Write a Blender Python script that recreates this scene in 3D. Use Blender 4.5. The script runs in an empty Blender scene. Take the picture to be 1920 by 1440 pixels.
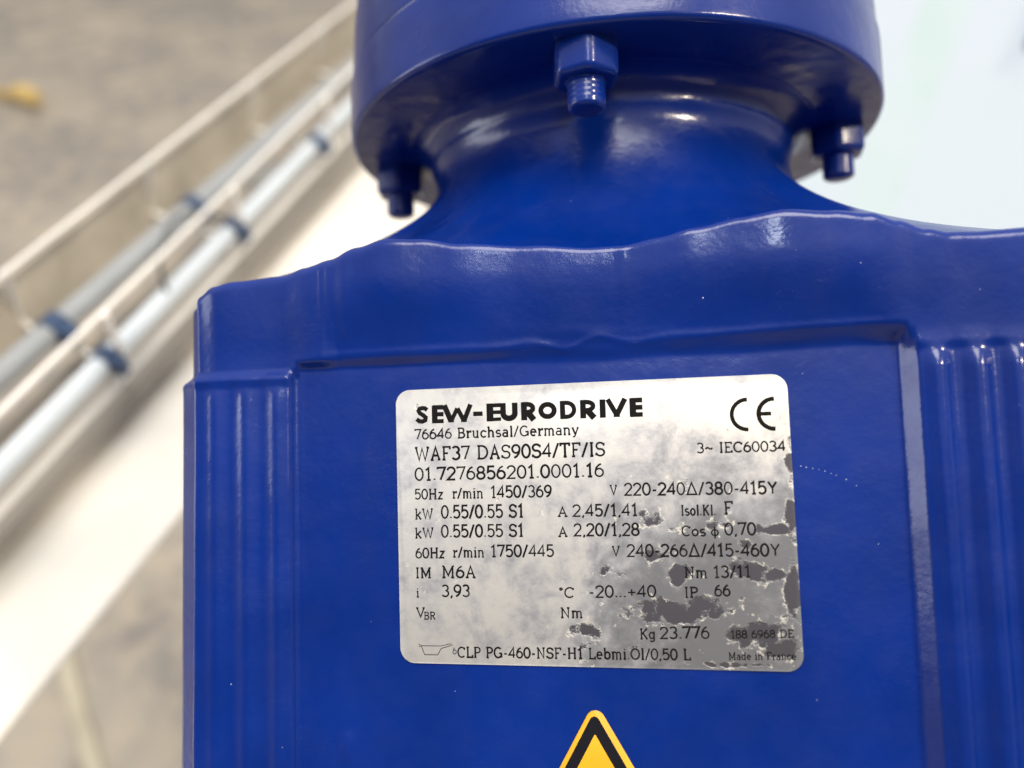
import bpy, bmesh, math, random
import numpy as np
from mathutils import Vector, Matrix, noise

random.seed(4)
S = bpy.context.scene
COL = S.collection

# ------------------------------------------------------------------ camera, world, lamps, exposure
cam_data = bpy.data.cameras.new("camera")
cam = bpy.data.objects.new("camera", cam_data)
COL.objects.link(cam)
cam.matrix_world = Matrix(((0.99916, -0.04106, 0.0, 0.0),
                           (0.02819, 0.68603, -0.72703, 0.0),
                           (0.02985, 0.72641, 0.68661, 1.0),
                           (0, 0, 0, 1)))
cam_data.sensor_width = 36.0
cam_data.lens = 27.04
cam_data.clip_start = 0.005
cam_data.clip_end = 60.0
cam_data.dof.use_dof = True
cam_data.dof.focus_distance = 0.158
cam_data.dof.aperture_fstop = 6.4
S.camera = cam

world = bpy.data.worlds.new("World")
S.world = world
world.use_nodes = True
wn, wl = world.node_tree.nodes, world.node_tree.links
wn.clear()
w_out = wn.new("ShaderNodeOutputWorld")
w_bg = wn.new("ShaderNodeBackground")
w_tc = wn.new("ShaderNodeTexCoord")
w_sep = wn.new("ShaderNodeSeparateXYZ")
w_rmp = wn.new("ShaderNodeValToRGB")
wl.new(w_tc.outputs["Generated"], w_sep.inputs[0])
wl.new(w_sep.outputs["Z"], w_rmp.inputs[0])
cr = w_rmp.color_ramp
cr.elements[0].position = 0.0
cr.elements[0].color = (0.10, 0.10, 0.12, 1)
cr.elements[1].position = 1.0
cr.elements[1].color = (0.72, 0.69, 0.65, 1)
e = cr.elements.new(0.55); e.color = (0.10, 0.10, 0.125, 1)
e = cr.elements.new(0.88); e.color = (0.76, 0.72, 0.67, 1)
# the hall is open and light ahead and to the sides, unlit behind the photographer
w_rm2 = wn.new("ShaderNodeValToRGB")
wl.new(w_sep.outputs["Z"], w_rm2.inputs[0])
cr = w_rm2.color_ramp
cr.elements[0].position = 0.0; cr.elements[0].color = (0.46, 0.44, 0.42, 1)
cr.elements[1].position = 0.9; cr.elements[1].color = (0.74, 0.71, 0.67, 1)
w_mr = wn.new("ShaderNodeMapRange"); w_mr.interpolation_type = "SMOOTHSTEP"
wl.new(w_sep.outputs["Y"], w_mr.inputs["Value"])
w_mr.inputs["From Min"].default_value = -0.75; w_mr.inputs["From Max"].default_value = 0.15
w_mx = wn.new("ShaderNodeMix"); w_mx.data_type = "RGBA"
wl.new(w_mr.outputs["Result"], w_mx.inputs[0])
wl.new(w_rmp.outputs[0], w_mx.inputs[6]); wl.new(w_rm2.outputs[0], w_mx.inputs[7])
wl.new(w_mx.outputs[2], w_bg.inputs[0])
w_bg.inputs[1].default_value = 0.75
wl.new(w_bg.outputs[0], w_out.inputs[0])

TARGET = Vector((0.03, 0.13, 0.93))
def aimed_light(name, direction, dist, size, watts, colour):
    d = bpy.data.lights.new(name, "AREA")
    d.shape = "DISK"; d.size = size; d.energy = watts; d.color = colour
    o = bpy.data.objects.new(name, d)
    COL.objects.link(o)
    v = Vector(direction).normalized()
    o.location = TARGET + v * dist
    o.rotation_euler = v.to_track_quat("Z", "Y").to_euler()
    return o
aimed_light("lamp_or_fill", (-0.03, 0.02, 1.0), 3.4, 2.2, 76.0, (1.0, 0.95, 0.88))  # added overhead fill to brighten the background, not a known fixture
aimed_light("lamp_or_fill", (-0.120, -0.430, 0.895), 3.2, 0.34, 5.5, (0.86, 0.93, 1.0))
aimed_light("lamp_or_fill", (0.58, -0.306, 0.756), 3.2, 0.34, 42.0, (1.0, 0.86, 0.66))

# tall daylit doorway at the left end of the hall
d_ = bpy.data.lights.new("doorway_daylight", "AREA")
d_.shape = "RECTANGLE"; d_.size = 1.3; d_.size_y = 2.6; d_.energy = 32.0; d_.color = (0.93, 0.95, 1.0)
o_ = bpy.data.objects.new("doorway_daylight", d_); COL.objects.link(o_)
v_ = Vector((-0.995, -0.06, 0.02)).normalized()
o_.location = TARGET + v_ * 4.5
o_.rotation_euler = v_.to_track_quat("Z", "Y").to_euler()

S.view_settings.view_transform = "Standard"
S.view_settings.look = "None"
S.view_settings.exposure = 0.7
S.view_settings.gamma = 1.0

# ------------------------------------------------------------------ helpers
def prop(o, label=None, cat=None, group=None, kind=None):
    if label: o["label"] = label
    if cat: o["category"] = cat
    if group: o["group"] = group
    if kind: o["kind"] = kind
    return o

def sharpen(me, deg=38):
    bm = bmesh.new(); bm.from_mesh(me)
    lim = math.radians(deg)
    for f in bm.faces: f.smooth = True
    for ed in bm.edges:
        if len(ed.link_faces) == 2 and ed.calc_face_angle(0) > lim: ed.smooth = False
    bm.to_mesh(me); bm.free()

def mesh_obj(name, verts, faces, mat, parent=None, deg=38, smooth=True):
    me = bpy.data.meshes.new(name)
    me.from_pydata([tuple(v) for v in verts], [], [tuple(f) for f in faces])
    me.materials.append(mat)
    if smooth: sharpen(me, deg)
    o = bpy.data.objects.new(name, me)
    COL.objects.link(o)
    if parent: o.parent = parent
    return o

def bm_obj(name, bm, mat, parent=None, deg=38):
    me = bpy.data.meshes.new(name)
    bm.to_mesh(me); bm.free()
    me.materials.append(mat)
    sharpen(me, deg)
    o = bpy.data.objects.new(name, me)
    COL.objects.link(o)
    if parent: o.parent = parent
    return o

def empty(name, loc=(0, 0, 0)):
    o = bpy.data.objects.new(name, None)
    o.empty_display_size = 0.02
    COL.objects.link(o); o.location = loc
    return o

def add_box(bm, c, size, axes=None, bevel=0.0, seg=2):
    r = bmesh.ops.create_cube(bm, size=1.0)
    vs = r["verts"]
    A = axes or (Vector((1, 0, 0)), Vector((0, 1, 0)), Vector((0, 0, 1)))
    for v in vs:
        p = v.co.copy()
        v.co = Vector(c) + A[0] * p.x * size[0] + A[1] * p.y * size[1] + A[2] * p.z * size[2]
    if bevel > 0:
        es = list({ed for v in vs for ed in v.link_edges})
        bmesh.ops.bevel(bm, geom=es, offset=bevel, segments=seg, affect="EDGES", profile=0.5)

def tube(pts, rad, n=12, cap=True):
    pts = [Vector(p) for p in pts]
    V, Fc = [], []
    prev = None
    for i, p in enumerate(pts):
        if i == 0: t = pts[1] - p
        elif i == len(pts) - 1: t = p - pts[i - 1]
        else: t = (pts[i + 1] - p).normalized() + (p - pts[i - 1]).normalized()
        t.normalize()
        if prev is None:
            a = Vector((0, 0, 1)) if abs(t.z) < 0.9 else Vector((1, 0, 0))
            x = t.cross(a).normalized()
        else:
            x = (prev - t * prev.dot(t)).normalized()
        prev = x
        y = t.cross(x)
        r = rad[i] if isinstance(rad, (list, tuple)) else rad
        for k in range(n):
            an = 2 * math.pi * k / n
            V.append(p + (x * math.cos(an) + y * math.sin(an)) * r)
    for i in range(len(pts) - 1):
        for k in range(n):
            a, b = i * n + k, i * n + (k + 1) % n
            Fc.append((a, b, b + n, a + n))
    if cap:
        Fc.append(tuple(range(n))[::-1])
        Fc.append(tuple(range((len(pts) - 1) * n, len(pts) * n)))
    return V, Fc

def smoothpath(pts, n=8):
    pts = [Vector(p) for p in pts]
    out = []
    P = [pts[0] * 2 - pts[1]] + pts + [pts[-1] * 2 - pts[-2]]
    for i in range(1, len(P) - 2):
        for k in range(n):
            t = k / n
            a, b, c, d = P[i - 1], P[i], P[i + 1], P[i + 2]
            out.append(0.5 * ((2 * b) + (c - a) * t + (2 * a - 5 * b + 4 * c - d) * t * t + (3 * b - a - 3 * c + d) * t ** 3))
    out.append(pts[-1])
    return out

def ss(a, b, x):
    t = min(1.0, max(0.0, (x - a) / (b - a)))
    return t * t * (3 - 2 * t)

# ------------------------------------------------------------------ materials
class NT:
    def __init__(s, name):
        s.m = bpy.data.materials.new(name); s.m.use_nodes = True
        s.n = s.m.node_tree.nodes; s.l = s.m.node_tree.links
        s.b = s.n["Principled BSDF"]
        s.tc = s.n.new("ShaderNodeTexCoord")
    def noise(s, scale, detail=3, rough=0.55, dist=0.0, src=None, stretch=None):
        t = s.n.new("ShaderNodeTexNoise")
        t.inputs["Scale"].default_value = scale; t.inputs["Detail"].default_value = detail
        t.inputs["Roughness"].default_value = rough; t.inputs["Distortion"].default_value = dist
        v = src or s.tc.outputs["Object"]
        if stretch:
            mp = s.n.new("ShaderNodeMapping"); mp.inputs["Scale"].default_value = stretch
            s.l.new(v, mp.inputs[0]); v = mp.outputs[0]
        s.l.new(v, t.inputs["Vector"])
        return t.outputs["Fac"]
    def math(s, op, a, b=None, clamp=False):
        t = s.n.new("ShaderNodeMath"); t.operation = op; t.use_clamp = clamp
        for i, q in enumerate((a, b)):
            if q is None: continue
            if isinstance(q, (int, float)): t.inputs[i].default_value = q
            else: s.l.new(q, t.inputs[i])
        return t.outputs[0]
    def rng(s, v, a, b, c=0.0, d=1.0, smooth=False):
        t = s.n.new("ShaderNodeMapRange")
        if smooth: t.interpolation_type = "SMOOTHSTEP"
        s.l.new(v, t.inputs["Value"])
        for k, q in zip(("From Min", "From Max", "To Min", "To Max"), (a, b, c, d)): t.inputs[k].default_value = q
        return t.outputs["Result"]
    def mix(s, f, a, b):
        t = s.n.new("ShaderNodeMix"); t.data_type = "RGBA"
        if isinstance(f, (int, float)): t.inputs[0].default_value = f
        else: s.l.new(f, t.inputs[0])
        for i, q in ((6, a), (7, b)):
            if isinstance(q, tuple): t.inputs[i].default_value = (*q, 1) if len(q) == 3 else q
            else: s.l.new(q, t.inputs[i])
        return t.outputs[2]
    def bump(s, h, strength, dist, nrm=None):
        t = s.n.new("ShaderNodeBump"); t.inputs["Strength"].default_value = strength
        t.inputs["Distance"].default_value = dist
        s.l.new(h, t.inputs["Height"])
        if nrm: s.l.new(nrm, t.inputs["Normal"])
        return t.outputs[0]
    def set(s, **k):
        for a, q in k.items():
            a = a.replace("_", " ")
            inp = s.b.inputs[a]
            if hasattr(q, "node"): s.l.new(q, inp)
            elif isinstance(q, tuple): inp.default_value = (*q, 1)
            else: inp.default_value = q
        return s.m

def plain(name, col, rough=0.5, metal=0.0, var=0.12, scale=30.0, bump=0.0, bscale=200.0):
    t = NT(name)
    f = t.noise(scale, 4)
    f = t.rng(f, 0.3, 0.7)
    c = t.mix(f, tuple(q * (1 - var) for q in col), tuple(min(1, q * (1 + var)) for q in col))
    t.set(Base_Color=c, Roughness=rough, Metallic=metal)
    if bump: t.set(Normal=t.bump(t.noise(bscale, 3), 1.0, bump))
    return t.m

def paint_material(name="blue_gloss_paint", cast=1.0):
    # objects using it are modelled in millimetres under a scaled root, so scales are per millimetre
    t = NT(name)
    big = t.noise(0.035, 2)
    dust = t.rng(t.noise(0.12, 5, 0.6), 0.42, 0.75)
    col = t.mix(t.rng(big, 0.3, 0.7), (0.0005, 0.0165, 0.158), (0.0008, 0.0215, 0.205))
    col = t.mix(t.math("MULTIPLY", dust, 0.03), col, (0.10, 0.11, 0.20))
    # tiny paint chips and dust specks
    vor = t.n.new("ShaderNodeTexVoronoi"); vor.inputs["Scale"].default_value = 0.16
    t.l.new(t.tc.outputs["Object"], vor.inputs["Vector"])
    sp = t.math("LESS_THAN", vor.outputs["Distance"], 0.020)
    col = t.mix(t.math("MULTIPLY", sp, 0.28), col, (0.55, 0.58, 0.75))
    # faint hairline scratches
    sc = t.noise(0.5, 2, 0.5, 1.5, stretch=(0.2, 0.2, 1.8))
    sc = t.rng(t.math("ABSOLUTE", t.math("SUBTRACT", sc, 0.5)), 0.0, 0.004, 1.0, 0.0)
    scm = t.math("MULTIPLY", sc, t.rng(t.noise(0.06, 2), 0.55, 0.7))
    rough = t.rng(t.noise(0.08, 4), 0.3, 0.75, 0.13, 0.30)
    peel = t.noise(0.8, 4, 0.55)
    wave = t.noise(0.12, 2, 0.5)
    n1 = t.bump(wave, 1.0, 0.16 * cast * 0.001)
    n2 = t.bump(peel, 1.0, 0.046 * cast * 0.001, n1)
    return t.set(Base_Color=t.mix(t.math("MULTIPLY", scm, 0.10), col, (0.4, 0.42, 0.6)),
                 Roughness=rough, Normal=n2, IOR=1.49)
PAINT = paint_material()

# ------------------------------------------------------------------ the gearmotor (modelled in millimetres, root scaled to metres)
motor = empty("gearmotor")
motor.matrix_world = Matrix(((0.9824, 0.173483, -0.069236, 0.016603),
                             (-0.066743, 0.672218, 0.737338, 0.094423),
                             (0.174458, -0.71974, 0.671966, 0.873113),
                             (0, 0, 0, 1))) @ Matrix.Diagonal((0.001, 0.001, 0.001, 1))
prop(motor, "glossy blue gearmotor with ribbed housing, silver rating plate and round bolted flange", "gearmotor")

AX, AY = 4.1, 72.0          # axis of the flange
X0, X1, Y0, Y1, RC = -92.6, 98.0, 0.0, 144.0, 6.0
XC = -85.4           # where the front turns into the flat left chamfer

def lerp_tab(tab, x):
    if x <= tab[0][0]: return tab[0][1]
    for (a, va), (b, vb) in zip(tab, tab[1:]):
        if x <= b:
            t = (x - a) / (b - a); t = t * t * (3 - 2 * t)
            return va + (vb - va) * t
    return tab[-1][1]

# how far the cast shoulder stands proud of the plate panel, and where its upper lip runs
SHOULDER = [(-91, 0.6), (-86, 1.6), (-80, 2.9), (-66, 1.7), (-57, 3.2), (-55.2, 3.6), (-53.4, 4.0), (-49, 4.8), (-41, 5.6), (-27, 4.6), (-12, 3.4), (7.0, 3.2),
            (9.6, 3.32), (24, 4.7), (40, 6.0), (52, 5.6), (58, 5.4), (64, 5.0), (72, 4.9), (84, 5.1), (99, 4.8)]
LIP = [(-94, 50.4), (-89, 50.9), (-86, 51.6), (-82, 53.4), (-77, 54.2), (-66, 55.0), (-60, 56.2), (-54, 57.3), (-47, 59.3), (-40, 60.6), (-33, 60.3), (-24, 58.8), (-9, 57.7), (3, 56.5), (9, 56.5), (16, 57.4),
       (23, 58.6), (32, 59.8), (40, 60.5), (49, 59.6), (56, 58.6), (61, 56.8), (66, 54.9), (70, 54.0), (76, 53.7), (84, 53.8), (98, 53.4)]
RIBS = [(-80.9, 0.5), (-73.6, 0.55), (-66.3, 0.6), (66.3, 1.25), (73.3, 1.25), (79.9, 1.25), (86.8, 1.2)]

def relief(x, z):
    n = noise.noise(Vector((x * 0.05, z * 0.05, 3.1)))
    zl = 33.9 + 0.9 * ss(0, 40, x) + 0.22 * math.sin(x * 0.13 + 1.0) * (1 - ss(-40, -10, -x)) * ss(-60, -20, x)
    if x < -62: zl = 32.3
    if x > 61.5: zl = 34.0
    # lower casting
    low = 0.0
    wl, wr = ss(62.5, 63.9, -x), min(1, max(0, (x - 60.5) / 2.7))
    low += 2.2 * wl + 3.2 * wr
    if wl > 0 or wr > 0:
        for c, hgt in RIBS:
            d = (x - c)
            fade = 1 - ss(zl - 5.5, zl + 0.5, z)
            low += hgt * math.exp(-abs(d / (1.9 if x > 0 else 1.6)) ** 2.2) * fade * (wl + wr)
            low -= 0.12 * math.exp(-((abs(d) - 3.6) / 1.4) ** 2) * (wl + wr)
        # small raised stop where every flute dies into the shoulder
        low += 0.5 * ss(zl - 2.5, zl, z) * (wl + wr)
    # narrow lip round the panel border
    edge = math.exp(-((x + 62.0) / 0.7) ** 2) + 0.0
    low += 0.08 * edge
    for bx, bz, br, bh in ((-51.6, -45.4, 1.6, 0.8), (-52.8, -46.4, 1.1, 0.4), (-20, -41.0, 2.2, 0.25), (24, -33.5, 2.0, 0.18), (45, 4, 1.6, 0.10), (52, -22, 1.6, 0.12)):
        low += bh * math.exp(-(((x - bx) ** 2 + (z - bz) ** 2) / br ** 2))
    low += 0.16 * n + 0.05 * noise.noise(Vector((x * 0.22, z * 0.22, 1.0)))
    # shoulder
    sh = lerp_tab(SHOULDER, x)
    zz = (z - 35) / 24.0
    dip = 0.34 + 0.38 * ss(-57, -52, x) * (1 - ss(52, 62, x))
    sh *= 1.0 - dip * (1 - ss(-0.1, 0.75, zz))
    sh += 0.08 * noise.noise(Vector((x * 0.09, z * 0.12, 7.7))) + 0.015 * noise.noise(Vector((x * 0.3, z * 0.3, 2.7)))
    # the sagging casting fold under the middle of the shoulder
    fold = math.exp(-((x - 0) / 13.0) ** 2)
    wide = ss(8, 30, x)
    w = ss(zl - 0.5 - 1.5 * fold - 1.3 * wide, zl + 1.9 + 1.6 * fold + 0.8 * wide, z)
    bead = 0.16 * math.exp(-((z - (zl + 2.6 + 1.2 * fold * math.sin(x * 0.4))) / 0.8) ** 2) * ss(-60, -50, x) * (1 - ss(55, 60, x))
    bead += 0.10 * fold * math.sin((z - zl) * 1.5 + x * 0.12) * math.exp(-((z - zl - 2.0) / 3.2) ** 2)
    return low * (1 - w) + max(sh, 0) * w + bead

def casting():
    cols = []
    def add(x, y, nx, ny, tag): cols.append((x, y, nx, ny, tag))
    xs = []
    x = XC
    while x < X1 - RC:
        xs.append(x); x += 0.42
    for x in xs: add(x, Y0, 0, -1, 1)
    def corner(cx, cy, a0, n=16):
        for k in range(n + 1):
            a = math.radians(a0 + 90 * k / n)
            add(cx + RC * math.cos(a), cy + RC * math.sin(a), math.cos(a), math.sin(a), 0)
    corner(X1 - RC, Y0 + RC, -90)
    for k in range(1, 40): add(X1, Y0 + RC + (Y1 - Y0 - 2 * RC) * k / 40, 1, 0, 0)
    corner(X1 - RC, Y1 - RC, 0, 8)
    for k in range(1, 50): add(X1 - RC - (X1 - X0 - 2 * RC) * k / 50, Y1, 0, 1, 0)
    corner(X0 + RC, Y1 - RC, 90, 8)
    for k in range(1, 40): add(X0, Y1 - RC - (Y1 - Y0 - 2 * RC) * k / 40, -1, 0, 0)
    na = math.radians(180 + 45.5)
    path = [(X0, 7.3 - 1.2, 180), (X0 + .10, 7.3 - 1.9, 190), (X0 + .45, 7.3 - 2.45, 205)]
    qa, qb = Vector((X0 + .9, 7.3 - 2.9)), Vector((XC - .75, 0.55))
    for k in range(9):
        p = qa.lerp(qb, k / 8); path.append((p.x, p.y, 222))
    path += [(XC - .52, 0.32, 234), (XC - .28, .10, 250), (XC - .12, .03, 262)]
    for (px_, py_, dg) in path: add(px_, py_, math.cos(math.radians(dg)), math.sin(math.radians(dg)), 0)
    n = len(cols)
    zlow = [-98 + k * 2.6 for k in range(50)]
    zlow = [z for z in zlow if z < 28.5] + [28.6 + 0.36 * k for k in range(36)]
    NU, NL, ND, NN, NF = 20, 8, 26, 5, 14
    grid = []
    for (x, y, nx, ny, tag) in cols:
        col = []
        back = ss(0, 75, y)
        if tag: zt = lerp_tab(LIP, x)
        else:
            zt = (lerp_tab(LIP, x)) + 4.0 * back
        def base(z):
            h = relief(x, z)
            if not tag:
                # corners and sides: the shoulder steps back, the rib field stays full width
                k = min(1, abs(ny) if y < Y0 + RC + 0.01 else 0)
                side = -0.1 - 2.5 * ss(31.0, 33.6, z - 1.2 * back)
                h = h * k * k + side * (1 - k * k)
            return h
        htop = base(zt - 2.2)
        zs = zlow + [zlow[-1] + (zt - 2.2 - zlow[-1]) * (k / NU) for k in range(1, NU + 1)]
        for z in zs:
            h = base(z)
            col.append((x + nx * h, y + ny * h, z))
        h = base(zt - 2.2)
        R = 2.2
        for k in range(1, NL + 1):
            a = math.pi / 2 * k / NL
            inn = R * (1 - math.cos(a))
            col.append((x + nx * (h - inn), y + ny * (h - inn), zt - R + R * math.sin(a)))
        qx, qy, qz = x + nx * (h - R), y + ny * (h - R), zt
        # small ledge behind the lip, then the sloping deck up to the neck
        qx2, qy2, qz2 = x + nx * (h - R - 1.6), y + ny * (h - R - 1.6), zt - 0.9
        col.append(((qx + qx2) / 2, (qy + qy2) / 2, zt - 0.25))
        col.append((qx2, qy2, qz2))
        ang = math.atan2(y - AY, x - AX)
        rn = 51.7
        px, py = AX + rn * math.cos(ang), AY + rn * math.sin(ang)
        front = max(0.0, -math.sin(ang)) ** 2
        z0 = 91.5
        z1 = 82.0 - 3 * front
        mix = 0.30
        cx2, cy2 = px + (qx2 - px) * mix, py + (qy2 - py) * mix
        cz2 = (70 - 4.5 * ss(0.1, 0.8, math.cos(ang))) * (1 - front) + 65 * front + (qz2 - 57) * 0.4
        for k in range(1, ND + 1):
            t = k / ND
            a0, a1, a2, a3 = (1 - t) ** 3, 3 * (1 - t) ** 2 * t, 3 * (1 - t) * t * t, t ** 3
            bx = a0 * qx2 + a1 * cx2 + a2 * px + a3 * px
            by = a0 * qy2 + a1 * cy2 + a2 * py + a3 * py
            bz = a0 * qz2 + a1 * cz2 + a2 * z1 + a3 * z0
            w = 0.2 * noise.noise(Vector((bx * 0.06, by * 0.06, bz * 0.09)))
            bx += math.cos(ang) * w; by += math.sin(ang) * w
            col.append((bx, by, bz))
        rf = 6.5
        zf = 102.55 - rf
        for k in range(1, NN + 1):
            t = k / NN
            rr_ = rn + 1.1 * t * t
            col.append((AX + rr_ * math.cos(ang), AY + rr_ * math.sin(ang), z0 + (zf - z0) * t))
        for k in range(1, NF + 1):
            a = math.pi / 2 * k / NF
            r = rn + 1.1 + rf * (1 - math.cos(a)) + 0.12 * noise.noise(Vector((math.cos(ang) * 9, math.sin(ang) * 9, k * 0.2)))
            col.append((AX + r * math.cos(ang), AY + r * math.sin(ang), zf + rf * math.sin(a)))
        r = rn + rf + 2
        col.append((AX + r * math.cos(ang), AY + r * math.sin(ang), 103.4))
        grid.append(col)
    m = len(grid[0])
    V = [p for c in grid for p in c]
    Fc = []
    for i in range(n):
        j = (i + 1) % n
        for k in range(m - 1):
            Fc.append((i * m + k, j * m + k, j * m + k + 1, i * m + k + 1))
    me = bpy.data.meshes.new("housing")
    me.from_pydata(V, [], Fc)
    me.materials.append(PAINT)
    me.polygons.foreach_set("use_smooth", [True] * len(me.polygons))
    o = bpy.data.objects.new("housing", me)
    COL.objects.link(o); o.parent = motor
    return o
casting()

def lathe(name, prof, mat, parent, seg=320, deg=30, jitter=0.0):
    V, Fc = [], []
    m = len(prof)
    for i in range(seg):
        a = 2 * math.pi * i / seg
        for (r, z) in prof:
            j = jitter * noise.noise(Vector((math.cos(a) * 4, math.sin(a) * 4, z * 0.2)))
            q = 0.0
            if name == "flange" and 52 < r < 74.6 and z < 103:      # as-cast, uneven underside
                px, py = r * math.cos(a), r * math.sin(a)
                q = 0.16 * noise.noise(Vector((px * 0.22, py * 0.22, 3))) + 0.07 * noise.noise(Vector((px * 0.55, py * 0.55, 8)))
                q *= min(1, (74.6 - r) / 3)
            V.append((AX + (r + j) * math.cos(a), AY + (r + j) * math.sin(a), z + j * 0.6 + q))
    for i in range(seg):
        j = (i + 1) % seg
        for k in range(m - 1):
            Fc.append((i * m + k, j * m + k, j * m + k + 1, i * m + k + 1))
    return mesh_obj(name, V, Fc, mat, parent, deg)

def fil(cx, cz, r, a0, a1, n=8):
    return [(cx + r * math.cos(math.radians(a0 + (a1 - a0) * k / n)), cz + r * math.sin(math.radians(a0 + (a1 - a0) * k / n))) for k in range(n + 1)]

# lower round flange: flat underside, rounded edge, tall rim
prof = [(50, 102.6)] + [(52 + 0.75 * k, 102.6) for k in range(30)] + fil(74.5, 104.1, 1.5, -90, 0, 8)[0:] + \
       [(76.0, 105.5 + 1.7 * k) for k in range(8)] + [(75.9, 118.8)] + fil(75.1, 119.0, 0.8, 0, 90, 5) + [(73.0, 119.9)]
lathe("flange", prof, PAINT, motor, jitter=0.10)
prof = [(72.6, 119.4), (74.2, 119.5)] + fil(74.2, 120.7, 1.0, -90, 0, 5) + [(75.2 - 0.045 * k * k * 0.25, 122 + 2 * k) for k in range(14)] + [(72, 151), (60, 153), (0.01, 153)]
lathe("motor_end_shield", prof, PAINT, motor, jitter=0.08)

def hex_nut():
    bm = bmesh.new()
    af, hgt = 13.8, 7.7
    rr = af / math.sqrt(3)
    rings = [(0.0, 0.0, True), (hgt, 0.0, True)]
    top = [bm.verts.new((rr * math.cos(math.pi / 3 * k), rr * math.sin(math.pi / 3 * k), 0)) for k in range(6)]
    bot = [bm.verts.new((rr * math.cos(math.pi / 3 * k), rr * math.sin(math.pi / 3 * k), -hgt)) for k in range(6)]
    bm.faces.new(top); bm.faces.new(bot[::-1])
    for k in range(6): bm.faces.new((top[k], bot[k], bot[(k + 1) % 6], top[(k + 1) % 6]))
    bmesh.ops.recalc_face_normals(bm, faces=bm.faces)
    es = [ed for ed in bm.edges if min(v.co.z for v in ed.verts) < -1]
    bmesh.ops.bevel(bm, geom=es, offset=1.6, segments=6, affect="EDGES", profile=0.5)
    for f in bm.faces: f.smooth = True
    return bm

def stud_mesh():
    prof = [(4.7, -7.2), (4.7, -7.9), (4.2, -8.2)]
    z = -8.3
    while z > -12.2:
        prof += [(4.23, z), (4.23, z - 0.35), (4.18, z - 0.62), (4.18, z - 0.85)]
        z -= 1.25
    prof += [(4.15, z), (3.95, z - 0.35), (3.2, z - 0.75), (2.4, z - 0.9), (0.01, z - 0.95)]
    V, Fc = [], []
    seg = 28
    for i in range(seg):
        a = 2 * math.pi * i / seg
        for r, q in prof: V.append((r * math.cos(a), r * math.sin(a), q))
    m = len(prof)
    for i in range(seg):
        j = (i + 1) % seg
        for k in range(m - 1): Fc.append((i * m + k, i * m + k + 1, j * m + k + 1, j * m + k))
    return V, Fc

nut0 = None
for k, (deg, spin) in enumerate(((-91.5, 41), (180.5, 40), (-2.5, 22), (88.5, 5))):
    a = math.radians(deg)
    loc = (AX + 65.2 * math.cos(a), AY + 65.2 * math.sin(a), 102.6)
    if nut0 is None:
        nut0 = bm_obj("nut", hex_nut(), PAINT, motor, 60)
        sv, sf = stud_mesh()
        stud0 = mesh_obj("stud", sv, sf, PAINT, nut0, 50)
        nut = nut0
    else:
        nut = nut0.copy(); COL.objects.link(nut)
        st = stud0.copy(); COL.objects.link(st); st.parent = nut
    nut.location = loc
    nut.rotation_euler = (0, 0, math.radians(spin))

# ------------------------------------------------------------------ rating plate
def rounded_rect(cx, cz, poly_pts, r, n=8):
    P = [Vector(p) for p in poly_pts]
    out = []
    for i in range(len(P)):
        a, b, c = P[i - 1], P[i], P[(i + 1) % len(P)]
        u, w = (a - b).normalized(), (c - b).normalized()
        half = math.acos(max(-1, min(1, u.dot(w)))) / 2
        d = r / math.tan(half)
        s, e_ = b + u * d, b + w * d
        cen = b + (u + w).normalized() * (r / math.sin(half))
        a0 = math.atan2((s - cen).y, (s - cen).x); a1 = math.atan2((e_ - cen).y, (e_ - cen).x)
        da = (a1 - a0 + math.pi) % (2 * math.pi) - math.pi
        for k in range(n + 1):
            an = a0 + da * k / n
            out.append((cen.x + r * math.cos(an), cen.y + r * math.sin(an)))
    return out

def sticker(name, outline, y_back, thick, mat, parent, wob=0.0):
    """thin plate: outline in the x-z plane, front towards -y"""
    n = len(outline)
    V = []
    cx = sum(p[0] for p in outline) / n; cz = sum(p[1] for p in outline) / n
    def inset(p, d):
        v = Vector((p[0] - cx, p[1] - cz)); l = v.length
        return (cx + v.x * (l - d) / l, cz + v.y * (l - d) / l)
    for p in outline: V.append((p[0], -y_back, p[1]))
    for p in outline: V.append((p[0], -y_back - thick * 0.7, p[1]))
    for p in outline:
        q = inset(p, 0.12); V.append((q[0], -y_back - thick, q[1]))
    Fc = []
    for r_ in range(2):
        for k in range(n):
            j = (k + 1) % n
            Fc.append((r_ * n + k, r_ * n + j, (r_ + 1) * n + j, (r_ + 1) * n + k))
    Fc.append(tuple(range(2 * n, 3 * n)))
    o = mesh_obj(name, V, Fc, mat, parent, 50)
    bm = bmesh.new(); bm.from_mesh(o.data)
    bmesh.ops.recalc_face_normals(bm, faces=bm.faces)
    bm.to_mesh(o.data); bm.free()
    return o

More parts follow.
